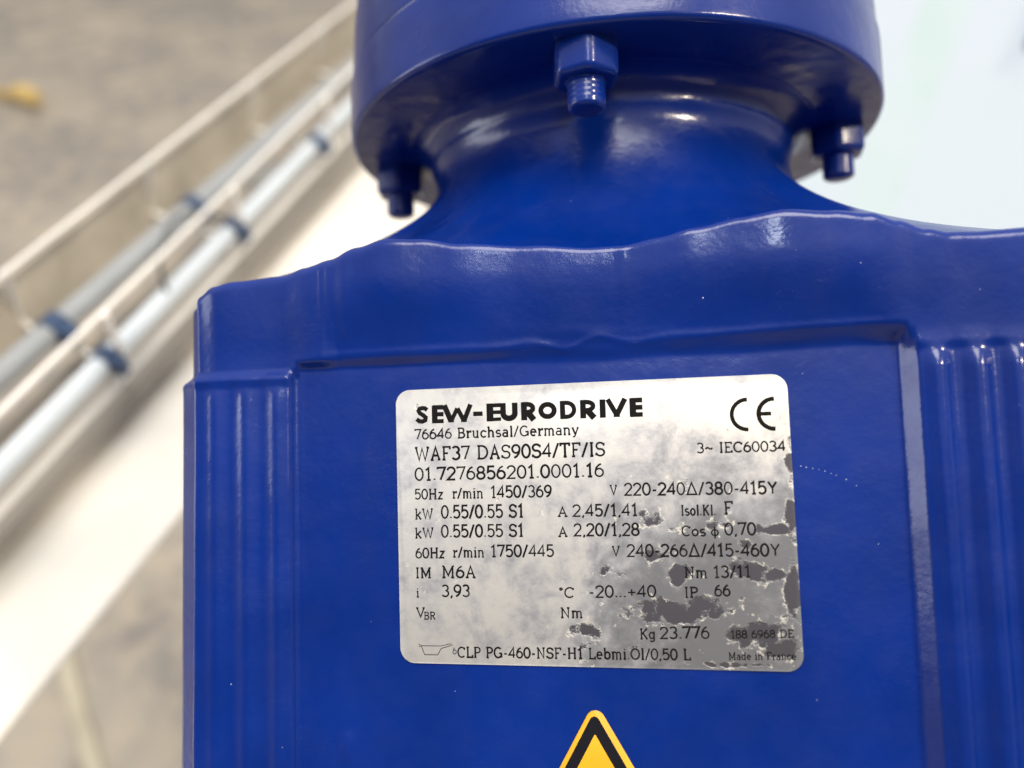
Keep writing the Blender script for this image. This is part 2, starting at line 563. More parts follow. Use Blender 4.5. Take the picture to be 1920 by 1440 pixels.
def plate_material():
    t = NT("worn_silver_foil")
    obj = t.tc.outputs["Object"]
    sep = t.n.new("ShaderNodeSeparateXYZ"); t.l.new(obj, sep.inputs[0])
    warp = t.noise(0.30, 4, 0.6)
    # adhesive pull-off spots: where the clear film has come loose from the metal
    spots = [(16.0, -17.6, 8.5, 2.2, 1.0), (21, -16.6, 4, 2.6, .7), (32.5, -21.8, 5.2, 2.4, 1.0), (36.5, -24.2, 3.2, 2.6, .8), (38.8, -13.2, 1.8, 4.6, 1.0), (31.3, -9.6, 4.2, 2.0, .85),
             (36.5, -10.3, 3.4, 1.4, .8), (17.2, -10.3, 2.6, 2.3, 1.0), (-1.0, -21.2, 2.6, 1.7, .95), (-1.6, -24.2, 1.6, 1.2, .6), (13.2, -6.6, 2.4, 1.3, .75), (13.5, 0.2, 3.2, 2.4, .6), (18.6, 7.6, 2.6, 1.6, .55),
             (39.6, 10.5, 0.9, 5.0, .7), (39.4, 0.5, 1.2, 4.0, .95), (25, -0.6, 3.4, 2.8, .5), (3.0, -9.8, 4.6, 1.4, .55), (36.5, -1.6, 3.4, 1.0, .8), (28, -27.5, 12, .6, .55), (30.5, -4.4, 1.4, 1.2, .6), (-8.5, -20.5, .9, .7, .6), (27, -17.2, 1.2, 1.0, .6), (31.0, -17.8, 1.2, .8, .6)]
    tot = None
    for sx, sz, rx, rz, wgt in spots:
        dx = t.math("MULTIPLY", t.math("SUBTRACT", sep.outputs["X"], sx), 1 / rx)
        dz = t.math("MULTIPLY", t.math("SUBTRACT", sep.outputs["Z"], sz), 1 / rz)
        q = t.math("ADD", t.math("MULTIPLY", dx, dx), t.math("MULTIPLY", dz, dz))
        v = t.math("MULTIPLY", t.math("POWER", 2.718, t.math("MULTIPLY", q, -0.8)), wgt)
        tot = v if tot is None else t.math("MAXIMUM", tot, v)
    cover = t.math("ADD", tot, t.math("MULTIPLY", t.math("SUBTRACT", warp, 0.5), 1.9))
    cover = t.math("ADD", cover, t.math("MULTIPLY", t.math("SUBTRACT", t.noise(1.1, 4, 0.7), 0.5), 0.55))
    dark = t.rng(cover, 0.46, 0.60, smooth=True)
    # the foil gets duller towards the handled right side, milky where the film has lifted
    haze = t.noise(0.10, 5, 0.62, 0.4)
    fine = t.noise(0.42, 4, 0.65)
    hz = t.math("ADD", t.math("MULTIPLY", haze, 0.75), t.math("MULTIPLY", fine, 0.35))
    wornx = t.rng(sep.outputs["X"], -14, 26, 0.0, 0.38, smooth=True)
    wornz = t.rng(sep.outputs["Z"], 24, -12, 0.0, 1.0, smooth=True)
    worn = t.math("MULTIPLY", wornx, wornz)
    v = t.rng(t.math("SUBTRACT", hz, worn), 0.17, 0.64, 0, 1, True)
    ramp = t.n.new("ShaderNodeValToRGB"); t.l.new(v, ramp.inputs[0])
    ramp.color_ramp.elements[0].position = 0.0; ramp.color_ramp.elements[0].color = (0.20, 0.205, 0.23, 1)
    ramp.color_ramp.elements[1].position = 1.0; ramp.color_ramp.elements[1].color = (0.60, 0.60, 0.59, 1)
    e1 = ramp.color_ramp.elements.new(0.45); e1.color = (0.35, 0.36, 0.395, 1)
    e1 = ramp.color_ramp.elements.new(0.75); e1.color = (0.49, 0.49, 0.515, 1)
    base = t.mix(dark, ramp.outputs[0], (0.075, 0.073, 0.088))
    rim = t.math("MULTIPLY", t.rng(cover, 0.30, 0.42, smooth=True), t.math("SUBTRACT", 1.0, t.rng(cover, 0.42, 0.50, smooth=True)))
    fleck = t.math("MULTIPLY", rim, t.rng(t.noise(0.55, 3, 0.6), 0.47, 0.60, smooth=True))
    base = t.mix(fleck, base, (0.72, 0.71, 0.66))
    hgt = t.math("ADD", t.math("MULTIPLY", t.rng(cover, 0.40, 0.56, 1, 0, True), 0.6), t.math("MULTIPLY", haze, 0.9))
    nb = t.bump(hgt, 1.0, 0.00022)
    nb = t.bump(fine, 0.6, 0.00006, nb)
    met = t.math("MULTIPLY", t.math("SUBTRACT", 1.0, dark), 0.22)
    return t.set(Base_Color=base, Metallic=met, Roughness=t.mix(dark, (0.42, 0.42, 0.42), (0.28, 0.28, 0.28)), Normal=nb)

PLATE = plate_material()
INK = plain("black_print", (0.006, 0.005, 0.006), 0.8, 0, 0.2, 0.3)
INK.node_tree.nodes["Principled BSDF"].inputs["Specular IOR Level"].default_value = 0.15
outline = rounded_rect(0, 0, [(-40.1, 28.35), (39.9, 28.6), (40.15, -28.6), (-40.0, -28.45)][::-1], 3.1, 10)
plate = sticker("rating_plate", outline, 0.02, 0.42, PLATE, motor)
plate["label"] = "scuffed silver rating plate with black print"
YF = -0.45      # front of the print layer

# ---- a light slab-serif stroke alphabet (cap height 1) and a heavy display one
def arc(cx, cy, rx, ry, a0, a1, n=14):
    return [(cx + rx * math.cos(math.radians(a0 + (a1 - a0) * k / n)), cy + ry * math.sin(math.radians(a0 + (a1 - a0) * k / n))) for k in range(n + 1)]
def sf(x, y, a=0.11, b=0.11): return [(x - a, y), (x + b, y)]
G = {}
G["0"] = (.60, [arc(.30, .5, .26, .5, 90, 450, 24)])
G["1"] = (.46, [[(.06, .80), (.26, 1), (.26, 0)], sf(.26, 0, .14, .14)])
G["2"] = (.58, [arc(.29, .72, .25, .28, 170, -30, 12) + [(.05, 0), (.56, 0)]])
G["3"] = (.58, [arc(.27, .75, .23, .25, 150, -80, 12), arc(.27, .27, .26, .27, 85, -150, 14)])
G["4"] = (.60, [[(.44, 0), (.44, 1), (.03, .28), (.58, .28)]])
G["5"] = (.58, [[(.52, 1), (.12, 1), (.09, .55)] + arc(.28, .32, .26, .32, 125, -145, 14)])
G["6"] = (.58, [arc(.29, .31, .25, .31, 0, 360, 20), [(.05, .36), (.10, .66), (.24, .88), (.42, 1)]])
G["7"] = (.56, [[(.04, .88), (.04, 1), (.54, 1), (.22, 0)]])
G["8"] = (.58, [arc(.29, .76, .21, .24, 0, 360, 18), arc(.29, .26, .25, .26, 0, 360, 18)])
G["9"] = (.58, [arc(.29, .69, .25, .31, 0, 360, 20), [(.53, .64), (.48, .34), (.34, .12), (.16, 0)]])
G["."] = (.20, [[(.10, 0), (.10, .11)]])
G[","] = (.20, [[(.12, .10), (.12, .0), (.05, -.16)]])
G["/"] = (.40, [[(.02, -.08), (.38, 1.05)]])
G["-"] = (.38, [[(.06, .38), (.32, .38)]])
G["~"] = (.66, [[(.05, .36), (.14, .50), (.25, .50), (.40, .38), (.52, .37), (.61, .50)]])
G["'"] = (.24, [arc(.11, .88, .09, .10, 0, 360, 10)])
G["+"] = (.60, [[(.04, .40), (.56, .40)], [(.30, .12), (.30, .68)]])
G["D_"] = (.80, [[(.06, 0), (.40, 1), (.74, 0), (.06, 0), (.10, .08)]])
G["p"] = (.72, [arc(.36, .33, .28, .30, 0, 360, 18), [(.36, .95), (.36, -.28)]])
def vs(x, b=0, t=1): return [(x, b), (x, t)]
G["A"] = (.72, [[(.10, 0), (.36, 1), (.62, 0)], [(.19, .34), (.53, .34)], sf(.10, 0, .09, .12), sf(.62, 0, .12, .09)])
G["B"] = (.66, [vs(.14), [(.03, 1), (.36, 1)] + arc(.36, .76, .20, .24, 90, -90, 8)[1:] + [(.14, .52)], [(.36, .52)] + arc(.37, .26, .24, .26, 90, -90, 8) + [(.03, 0)]])
G["C"] = (.74, [arc(.40, .5, .34, .5, 45, 315, 20), vs(.66, .74, .98)])
G["D"] = (.78, [vs(.15), [(.03, 1), (.34, 1)] + arc(.34, .5, .38, .5, 90, -90, 16)[1:] + [(.03, 0)]])
G["E"] = (.64, [vs(.14), [(.03, 1), (.58, 1), (.58, .82)], [(.14, .52), (.44, .52)], [(.03, 0), (.60, 0), (.60, .2)]])
G["F"] = (.60, [vs(.14), [(.03, 1), (.56, 1), (.56, .80)], [(.14, .50), (.42, .50)], sf(.14, 0)])
G["G"] = (.80, [arc(.40, .5, .34, .5, 45, 345, 20), [(.50, .42), (.76, .42)], vs(.71, 0, .42)])
G["H"] = (.80, [vs(.15), vs(.65), [(.15, .52), (.65, .52)], sf(.15, 0), sf(.15, 1), sf(.65, 0), sf(.65, 1)])
G["I"] = (.32, [vs(.16), sf(.16, 0), sf(.16, 1)])
G["K"] = (.74, [vs(.15), [(.62, 1), (.18, .46)], [(.30, .60), (.64, 0)], sf(.15, 0), sf(.15, 1), sf(.62, 1, .09, .09), sf(.64, 0, .09, .08)])
G["L"] = (.60, [vs(.14), sf(.14, 1), [(.03, 0), (.57, 0), (.57, .24)]])
G["M"] = (.92, [[(.03, 1), (.15, 1), (.46, .18), (.77, 1), (.89, 1)], vs(.15), vs(.77), sf(.15, 0), sf(.77, 0)])
G["N"] = (.80, [[(.03, 1), (.15, 1), (.64, 0), (.64, 1)], vs(.15), sf(.15, 0), sf(.64, 1)])
G["O"] = (.80, [arc(.40, .5, .35, .5, 90, 450, 24)])
G["\u00d6"] = (.80, [arc(.40, .5, .35, .5, 90, 450, 24), [(.26, 1.14), (.26, 1.25)], [(.54, 1.14), (.54, 1.25)]])
G["P"] = (.62, [vs(.14), [(.03, 1), (.34, 1)] + arc(.34, .73, .24, .27, 90, -90, 10)[1:] + [(.14, .46)], sf(.14, 0)])
G["R"] = (.72, [vs(.14), [(.03, 1), (.34, 1)] + arc(.34, .75, .24, .25, 90, -90, 10)[1:] + [(.14, .50)], [(.36, .50), (.60, 0), (.69, 0)], sf(.14, 0)])
G["S"] = (.62, [arc(.31, .75, .24, .25, 35, 255, 12) + arc(.31, .26, .26, .26, 80, -150, 14), vs(.55, .76, .98), vs(.06, .02, .24)])
G["T"] = (.66, [[(.04, .80), (.04, 1), (.62, 1), (.62, .80)], vs(.33), sf(.33, 0)])
G["V"] = (.70, [[(.07, 1), (.35, 0), (.63, 1)], sf(.09, 1, .09, .10), sf(.61, 1, .10, .09)])
G["W"] = (1.0, [[(.07, 1), (.29, 0), (.50, .92), (.71, 0), (.93, 1)], sf(.09, 1, .09, .10), sf(.91, 1, .10, .09)])
G["Y"] = (.70, [[(.06, 1), (.35, .48), (.64, 1)], vs(.35, 0, .48)])
G["a"] = (.54, [arc(.26, .50, .18, .16, 150, 0, 8) + [(.44, 0), (.52, 0)], arc(.25, .19, .19, .19, 20, 380, 16)])
G["b"] = (.60, [[(.02, 1), (.12, 1), (.12, 0)], arc(.33, .33, .21, .33, 180, -180, 18)])
G["c"] = (.52, [arc(.29, .33, .23, .33, 45, 320, 14), vs(.47, .50, .65)])
G["d"] = (.60, [[(.38, 1), (.48, 1), (.48, 0), (.57, 0)], arc(.27, .33, .21, .33, 0, 360, 18)])
G["e"] = (.54, [[(.06, .36), (.48, .36)] + arc(.27, .33, .21, .33, 8, 315, 14)])
G["g"] = (.60, [arc(.27, .34, .21, .31, 0, 360, 18), [(.56, .65), (.48, .65), (.48, -.10)] + arc(.28, -.10, .20, .18, 0, -150, 8)])
G["h"] = (.62, [[(.02, 1), (.13, 1), (.13, 0)], arc(.31, .44, .18, .22, 180, 0, 8) + [(.49, 0)], sf(.13, 0, .10, .09), sf(.49, 0, .08, .10)])
G["i"] = (.28, [[(.05, .65), (.15, .65), (.15, 0)], sf(.15, 0, .11, .11), [(.15, .88), (.15, .99)]])
G["k"] = (.60, [[(.02, 1), (.13, 1), (.13, 0)], [(.48, .65), (.15, .28)], [(.26, .40), (.50, 0)], sf(.13, 0, .1, .09), sf(.50, 0, .08, .09), sf(.48, .65, .08, .08)])
G["l"] = (.28, [[(.05, 1), (.15, 1), (.15, 0)], sf(.15, 0, .11, .11)])
G["m"] = (.90, [[(.02, .65), (.13, .65), (.13, 0)], arc(.29, .46, .16, .20, 180, 0, 8) + [(.45, 0)], arc(.61, .46, .16, .20, 180, 0, 8) + [(.77, 0)], sf(.13, 0, .1, .08), sf(.45, 0, .07, .07), sf(.77, 0, .08, .1)])
G["n"] = (.62, [[(.02, .65), (.13, .65), (.13, 0)], arc(.31, .44, .18, .22, 180, 0, 8) + [(.49, 0)], sf(.13, 0, .10, .09), sf(.49, 0, .08, .10)])
G["o"] = (.56, [arc(.28, .33, .22, .33, 0, 360, 18)])
G["r"] = (.44, [[(.03, .65), (.15, .65), (.15, 0)], [(.15, .40), (.24, .58), (.40, .65), (.41, .50)], sf(.15, 0, .11, .13)])
G["s"] = (.48, [arc(.24, .49, .17, .17, 30, 250, 9) + arc(.24, .17, .19, .17, 80, -150, 10)])
G["u"] = (.62, [[(.02, .65), (.13, .65), (.13, .2)] + arc(.30, .2, .17, .2, 180, 360, 8) + [(.47, .65)], [(.38, .65), (.47, .65), (.47, 0), (.57, 0)]])
G["y"] = (.60, [[(.08, .65), (.30, 0)], [(.52, .65), (.24, -.22), (.08, -.26)], sf(.09, .65, .08, .08), sf(.51, .65, .08, .08)])
G["z"] = (.50, [[(.06, .65), (.44, .65), (.06, 0), (.46, 0)]])

class Ink:
    """ribbons with a slight crown, so crossing strokes never share a plane"""
    def __init__(s): s.V = []; s.F = []; s.k = 0
    def stroke(s, pts, w):
        P = [Vector((p[0], p[1])) for p in pts]
        Q = [P[0]]
        for p in P[1:]:
            if (p - Q[-1]).length > 1e-5: Q.append(p)
        P = Q
        if len(P) < 2: return
        closed = (P[0] - P[-1]).length < 1e-4 and len(P) > 3
        if closed: P = P[:-1]
        n = len(P); b = len(s.V)
        s.k = (s.k + 1) % 7
        y0 = YF - 0.002 * s.k
        for i in range(n):
            if closed: d0, d1 = P[i] - P[i - 1], P[(i + 1) % n] - P[i]
            else:
                d0 = P[i] - P[i - 1] if i else P[1] - P[0]
                d1 = P[i + 1] - P[i] if i < n - 1 else d0
            d0 = d0.normalized(); d1 = d1.normalized()
            t = d0 + d1
            if t.length < 1e-4: t = d0
            t.normalize()
            m = Vector((-t.y, t.x))
            k = 1 / max(0.45, m.dot(Vector((-d0.y, d0.x))))
            a, c = P[i] + m * w * k / 2, P[i] - m * w * k / 2
            s.V += [(a.x, y0 + 0.02, a.y), (P[i].x, y0 - 0.02, P[i].y), (c.x, y0 + 0.02, c.y)]
        for i in range(n if closed else n - 1):
            j = (i + 1) % n
            for q in (0, 1):
                s.F.append((b + i * 3 + q, b + j * 3 + q, b + j * 3 + q + 1, b + i * 3 + q + 1))
    def poly(s, pts):
        b = len(s.V); s.V += [(p[0], YF - 0.01, p[1]) for p in pts]; s.F.append(tuple(range(b, b + len(pts))))
    def build(s, name, parent, mat=None):
        return mesh_obj(name, s.V, s.F, mat or INK, parent, smooth=False)

def line_of_text(txt, x0, z0, x1, z1, cap, name, wt=0.125):
    ink = Ink()
    sp = 0.09
    tot = 0
    keys = []
    for ch in txt:
        if ch == " ": keys.append(None); tot += .42; continue
        k = "D_" if (ch == "D" and "24" in txt + "24" and txt[0] == "2" and "Y" in txt) else ch
        keys.append(k); tot += G[k][0] + sp
    tot -= sp
    sx = (x1 - x0) / tot
    x = 0
    for k in keys:
        if k is None: x += .42; continue
        w_, st = G[k]
        for pl in st:
            pts = [(x0 + (x + px) * sx, z0 + (z1 - z0) * (x + px) / tot + py * cap) for px, py in pl]
            ink.stroke(pts, wt * cap)
        x += w_ + sp
    return ink.build(name, plate)

ROWS = [('50Hz', -36.23, 5.33, -30.11, 5.28, 2.0), ('r/min', -28.12, 5.41, -21.54, 5.36, 1.99), ('1450/369', -19.93, 5.39, -7.26, 5.36, 2.29), ('76646 Bruchsal/Germany', -35.98, 17.88, -1.23, 17.93, 2.0), ('WAF37 DAS90S4/TF/IS', -36.0, 13.43, 3.9, 13.45, 2.64), ('01.7276856201.0001.16', -36.15, 9.24, 3.52, 9.3, 2.52), ('kW', -36.24, 1.19, -32.36, 1.21, 2.0), ('0.55/0.55 S1', -30.57, 1.3, -13.14, 1.32, 2.52), ('A', -6.16, 1.38, -4.09, 1.35, 1.83), ('2,45/1,41', -3.06, 1.36, 9.96, 1.37, 2.24), ('V', 4.6, 5.6, 6.04, 5.57, 1.82), ('220-240D/380-415Y', 7.47, 5.44, 36.98, 5.28, 2.31), ('3~ IEC60034', 22.03, 13.53, 38.85, 13.52, 1.89), ('Isol.Kl.', 18.44, 1.31, 25.12, 1.3, 1.88), ('F', 26.71, 1.49, 28.39, 1.52, 2.29), ('kW', -36.32, -2.75, -32.33, -2.72, 1.99), ('0.55/0.55 S1', -30.66, -2.62, -13.25, -2.58, 2.4), ('A', -6.18, -2.68, -4.22, -2.65, 1.82), ('2,20/1,28', -2.97, -2.55, 10.12, -2.54, 2.34), ('Cos', 18.36, -2.71, 22.99, -2.74, 1.88), ('p', 23.96, -2.75, 25.55, -2.76, 1.87), ('0,70', 26.62, -2.61, 32.52, -2.61, 2.27), ('60Hz', -36.28, -6.91, -30.03, -6.86, 1.98), ('r/min', -28.29, -6.72, -21.62, -6.72, 1.97), ('1750/445', -20.25, -6.67, -7.19, -6.65, 2.27), ('V', 4.56, -6.58, 6.13, -6.53, 1.8), ('240-266D/415-460Y', 7.53, -6.69, 36.87, -6.68, 2.28), ('IM', -36.36, -10.97, -32.99, -10.97, 1.98), ('M6A', -30.72, -10.91, -23.51, -10.9, 2.29), ('Nm', 18.57, -10.83, 22.93, -10.82, 1.97), ('13/11', 24.12, -10.82, 31.17, -10.71, 2.16), ('i', -36.31, -14.92, -35.7, -14.92, 1.75), ('3,93', -30.8, -14.78, -24.88, -14.75, 2.28), ("'C", -6.26, -14.87, -3.28, -14.79, 1.91), ('-20...+40', -0.37, -14.77, 12.92, -14.59, 2.2), ('IP', 18.4, -14.66, 20.97, -14.59, 1.86), ('66', 24.17, -14.37, 27.13, -14.3, 2.05), ('V', -36.39, -19.03, -34.52, -19.01, 1.86), ('BR', -34.75, -19.45, -32.23, -19.42, 1.42), ('Nm', -6.23, -18.83, -1.76, -18.78, 1.9), ('Kg', 9.41, -22.78, 12.43, -22.73, 1.86), ('23.776', 13.34, -22.66, 22.8, -22.47, 2.16), ('188 6968 DE', 26.84, -22.41, 38.52, -22.09, 1.41), ('CLP PG-460-NSF-H1 Lebmi.Öl/0,50 L', -27.77, -27.02, 19.05, -26.66, 1.99), ('Made in France', 26.24, -26.47, 38.72, -26.24, 1.31)]
for r in ROWS:
    small = r[0] in ("188 6968 DE", "Made in France", "BR")
    line_of_text(*r, name="printed_text", wt=0.19 if small else (0.185 if r[5] > 2.1 else 0.195))

# heavy brand lettering
ink = Ink()
H, ZB = 3.72, 21.12
def hv(pts, w): ink.stroke(pts, w)
def lx(x0, x1, f): return x0 + (x1 - x0) * f
def heavy(ch, x0, x1, dz=0.0):
    w = x1 - x0; z0 = ZB + dz; T = 1.32; A = 1.0
    Z = lambda f: z0 + H * f
    if ch == "E":
        hv([(x0 + T / 2, Z(0)), (x0 + T / 2, Z(1))], T * 1.1)
        for f in (.108, .5, .892): hv([(x0 + .2, Z(f)), (x1, Z(f))], A)
    elif ch == "S":
        pts = [(x1 - .25, Z(.76)), (lx(x0, x1, .72), Z(.865)), (lx(x0, x1, .5), Z(.885)), (lx(x0, x1, .28), Z(.84)), (lx(x0, x1, .2), Z(.73)), (lx(x0, x1, .3), Z(.60)), (lx(x0, x1, .6), Z(.46)), (lx(x0, x1, .78), Z(.34)), (lx(x0, x1, .74), Z(.19)), (lx(x0, x1, .5), Z(.115)), (lx(x0, x1, .25), Z(.14)), (x0 + .1, Z(.27))]
        hv([(p.x, p.y) for p in [Vector((q[0], q[1], 0)) for q in pts]], 1.16)
    elif ch == "W":
        p = [(x0 + .45, Z(1)), (lx(x0, x1, .29), Z(0.08)), (lx(x0, x1, .5), Z(.80)), (lx(x0, x1, .71), Z(.08)), (x1 - .45, Z(1))]
        for a, b in zip(p, p[1:]): hv([a, b], 1.2)
        for f in (.29, .71): hv([(lx(x0, x1, f) - .62, Z(.08)), (lx(x0, x1, f) + .62, Z(.08))], .56)
    elif ch == "-": hv([(x0, Z(.45)), (x1, Z(.45))], .95)
    elif ch == "U":
        r = (w - T) / 2
        hv([(x0 + T / 2, Z(1)), (x0 + T / 2, Z(.42))] + [(p[0], p[1]) for p in arc((x0 + x1) / 2, Z(.42), r, H * .42 - A / 2, 180, 360, 10)] + [(x1 - T / 2, Z(1))], T)
    elif ch == "R":
        hv([(x0 + T / 2, Z(0)), (x0 + T / 2, Z(1))], T)
        cx = lx(x0, x1, .42)
        hv([(x0 + .3, Z(.885)), (cx, Z(.885))] + arc(cx, Z(.66), w * .58 - T / 2, H * .225, 90, -90, 8)[1:] + [(x0 + .3, Z(.435))], A)
        hv([(lx(x0, x1, .42), Z(.46)), (x1 - .5, Z(0))], 1.3)
    elif ch == "O":
        hv(arc((x0 + x1) / 2, Z(.5), w / 2 - T / 2, H / 2 - T / 2 + .05, 0, 360, 26), T * 1.05)
    elif ch == "D":
        hv([(x0 + T / 2, Z(0)), (x0 + T / 2, Z(1))], T)
        cx = lx(x0, x1, .40)
        hv([(x0 + .3, Z(.885)), (cx, Z(.885))] + arc(cx, Z(.5), w * .6 - T / 2, H * .385, 90, -90, 14)[1:] + [(x0 + .3, Z(.115))], 1.05)
    elif ch == "I": hv([((x0 + x1) / 2, Z(0)), ((x0 + x1) / 2, Z(1))], w)
    elif ch == "V":
        hv([(x0 + .5, Z(1)), ((x0 + x1) / 2, Z(.12))], 1.35); hv([(x1 - .5, Z(1)), ((x0 + x1) / 2, Z(.12))], 1.35)
        hv([((x0 + x1) / 2 - .62, Z(.08)), ((x0 + x1) / 2 + .62, Z(.08))], .62)
for ch, a, b in (("S", -35.6, -32.9), ("E", -32.2, -29.6), ("W", -29.9, -23.3), ("-", -23.2, -21.2), ("E", -20.3, -17.3), ("U", -17.5, -13.7), ("R", -13.1, -9.9), ("O", -9.6, -5.5), ("D", -5.1, -1.4), ("R", -0.9, 2.5), ("I", 3.15, 4.35), ("V", 4.3, 8.8), ("E", 9.15, 11.75)):
    heavy(ch, a, b, 0.0)
ink.build("brand_lettering", plate)

# CE mark
ink = Ink()
for cx in (28.66, 33.76):
    ink.stroke(arc(cx + 3.35, 20.8, 2.95, 2.95, 88, 272, 20), 0.98)
ink.stroke([(34.3, 20.85), (36.55, 20.85)], 0.85)
ink.build("conformity_mark", plate)

# oil can symbol
ink = Ink()
for pl in ([(-36.0, -24.5), (-35.4, -24.85), (-31.3, -24.85), (-29.2, -24.35), (-28.75, -24.75)],
           [(-35.55, -25.0), (-36.0, -25.0)], [(-35.4, -24.9), (-34.75, -26.65), (-31.95, -26.65), (-31.2, -25.35), (-29.1, -24.7)],
           arc(-28.35, -26.0, .36, .42, 0, 360, 10), [(-28.6, -25.6), (-28.35, -25.1)]):
    ink.stroke(pl, 0.17)
ink.build("oil_can_symbol", plate)

# dried paint flecks and dust grains stuck to the paint
FLECK = plain("pale_paint_fleck", (0.45, 0.47, 0.62), 0.5, 0, 0.2, 1.0)
random.seed(9)
for (fx, fz) in ((41.6, 10.45), (42.6, 10.2), (43.8, 9.95), (44.9, 9.7), (46.0, 9.4), (47.1, 8.9), (48.0, 8.5), (49.8, 7.7), (51.6, 6.5), (-77.3, -33.2), (24.4, 44.0), (53.5, 48.6), (54.9, -4.6)):
    r_ = random.uniform(0.10, 0.20); b_ = 0; V, Fc = [], []
    yy = -relief(fx, fz) - 0.05
    for k in range(7):
        a = 2 * math.pi * k / 7
        V.append((fx + r_ * math.cos(a) * random.uniform(.7, 1.2), yy + 0.02, fz + r_ * .7 * math.sin(a)))
    V.append((fx, yy - 0.07, fz))
    Fc += [(b_ + k, b_ + (k + 1) % 7, b_ + 7) for k in range(7)]
    mesh_obj("paint_fleck", V, Fc, FLECK, motor)

# ------------------------------------------------------------------ warning triangle under the plate
YEL = plain("yellow_sticker_vinyl", (0.72, 0.36, 0.012), 0.35, 0, 0.06, 0.2)
BLK = plain("black_sticker_print", (0.006, 0.006, 0.010), 0.35, 0, 0.2, 0.3)
tri = [(0.05, -35.0), (-17.6, -66.2), (17.8, -66.0)]
ws = sticker("warning_sticker", rounded_rect(0, 0, tri, 1.9, 8), 0.02, 0.30, YEL, motor)
ws["label"] = "yellow warning triangle with black border"
YT = -0.33
def ring(outer, inner, y):
    n = len(outer)
    V = [(p[0], y, p[1]) for p in outer] + [(p[0], y, p[1]) for p in inner]
    Fc = [(k, (k + 1) % n, n + (k + 1) % n, n + k) for k in range(n)]
    return V, Fc
o1 = rounded_rect(0, 0, [(-0.15, -37.0), (-15.7, -64.9), (15.6, -64.8)], 1.0, 8)
o2 = rounded_rect(0, 0, [(-0.15, -41.4), (-12.1, -62.9), (12.0, -62.8)], 0.16, 8)
V, Fc = ring(o1, o2, YT)
mesh_obj("triangle_border", V, Fc, BLK, ws, smooth=False)

# ------------------------------------------------------------------ the workshop behind
def concrete():
    t = NT("mottled_concrete")
    a = t.noise(3.0, 5, 0.6, 0.8); b = t.noise(6.5, 4, 0.6); c = t.noise(60, 3)
    f = t.rng(a, 0.32, 0.68, smooth=True)
    col = t.mix(f, (0.235, 0.22, 0.205), (0.43, 0.38, 0.31))
    col = t.mix(t.rng(b, 0.45, 0.75), col, (0.28, 0.26, 0.24))
    col = t.mix(t.rng(t.noise(9, 2), 0.62, 0.75, 0, .6), col, (0.47, 0.41, 0.32))
    col = t.mix(t.rng(t.noise(20, 4, 0.6, 0.5), 0.42, 0.68, 0, .75, True), col, (0.46, 0.39, 0.30))
    col = t.mix(t.rng(t.noise(13, 3, 0.6), 0.52, 0.70, 0, .6, True), col, (0.20, 0.18, 0.165))
    return t.set(Base_Color=col, Roughness=t.rng(b, 0.3, 0.7, 0.5, 0.75), Normal=t.bump(c, 0.5, 0.002))
bm = bmesh.new()
add_box(bm, (0, 4, -0.15), (26, 26, 0.30))
fl = bm_obj("floor", bm, concrete()); prop(fl, kind="structure")
# scraped pale line in the floor screed
bm = bmesh.new()
d = Vector((0.62, -0.87, 0)).normalized()
add_box(bm, (-0.5395, 0.4145, 0.002), (0.020, 0.30, 0.004), (Vector((-d.y, d.x, 0)), d, Vector((0, 0, 1))), 0.001, 1)
o = bm_obj("floor_marking", bm, plain("worn_cream_marking", (0.50, 0.45, 0.34), 0.6, 0, 0.15, 20)); prop(o, kind="structure")

CREAM = plain("cream_coated_wire", (0.84, 0.82, 0.79), 0.4, 0.0, 0.06, 20)
CONDUIT = plain("pale_blue_conduit_plastic", (0.60, 0.66, 0.72), 0.35, 0.0, 0.05, 20)
GREYC = plain("grey_conduit_plastic", (0.30, 0.32, 0.34), 0.4, 0.0, 0.08, 20)
NAVY = plain("navy_clamp_plastic", (0.030, 0.060, 0.13), 0.4, 0.0, 0.15, 40)

def ext(a, b, s0, s1):
    a, b = Vector(a), Vector(b)
    return a + (b - a) * s0, a + (b - a) * s1
tray = empty("wire_cable_tray", (-0.25, 0.50, 0.673))
prop(tray, "cream wire mesh cable tray running diagonally above the concrete floor", "cable tray")
def loc(v, root): return Vector(v) - root.location
HT, HB = 0.728, 0.673
A0, A1 = ext((-0.3009, 0.3662, HT), (-0.2012, 0.8005, HT), -0.6, 1.7)
B0, B1 = ext((-0.2462, 0.2534, HT), (-0.161, 0.6561, HT), -0.4, 2.2)
C0, C1 = ext((-0.2607, 0.2358, HB), (-0.165, 0.6584, HB), -0.4, 2.0)
D0, D1 = ext((-0.3224, 0.3941, HB), (-0.2270, 0.824, HB), -0.7, 1.6)
for (p, q), r in (((A0, A1), .0016), ((B0, B1), .0017), ((C0, C1), .0026), ((D0, D1), .0015)):
    V, Fc = tube([loc(p, tray), loc(q, tray)], r, 10)
    mesh_obj("side_rail", V, Fc, CREAM, tray)
def at(P, Q, y):
    t = (y - P.y) / (Q.y - P.y)
    return P + (Q - P) * t
first = None
for y in (0.226, 0.366, 0.508, 0.662, 0.8005, 0.94, 1.08, 1.22):
    a, b, c, e_ = at(A0, A1, y), at(B0, B1, y - 0.035), at(C0, C1, y - 0.025), at(D0, D1, y + 0.02)
    pts = [loc(a, tray), loc(e_, tray), loc(c, tray), loc(b, tray)]
    bow = Vector((0.0035, -0.001, 0.001))
    pts[2] = pts[2] + bow; pts[3] = pts[3] + bow * 0.6
    pts = [pts[0], pts[0].lerp(pts[1], .9)] + [pts[1].lerp(pts[2], .06), pts[1].lerp(pts[2], .94)] + [pts[3].lerp(pts[2], .9), pts[3]]
    V, Fc = tube(pts, 0.0022, 8)
    mesh_obj("cross_wire", V, Fc, CREAM, tray)

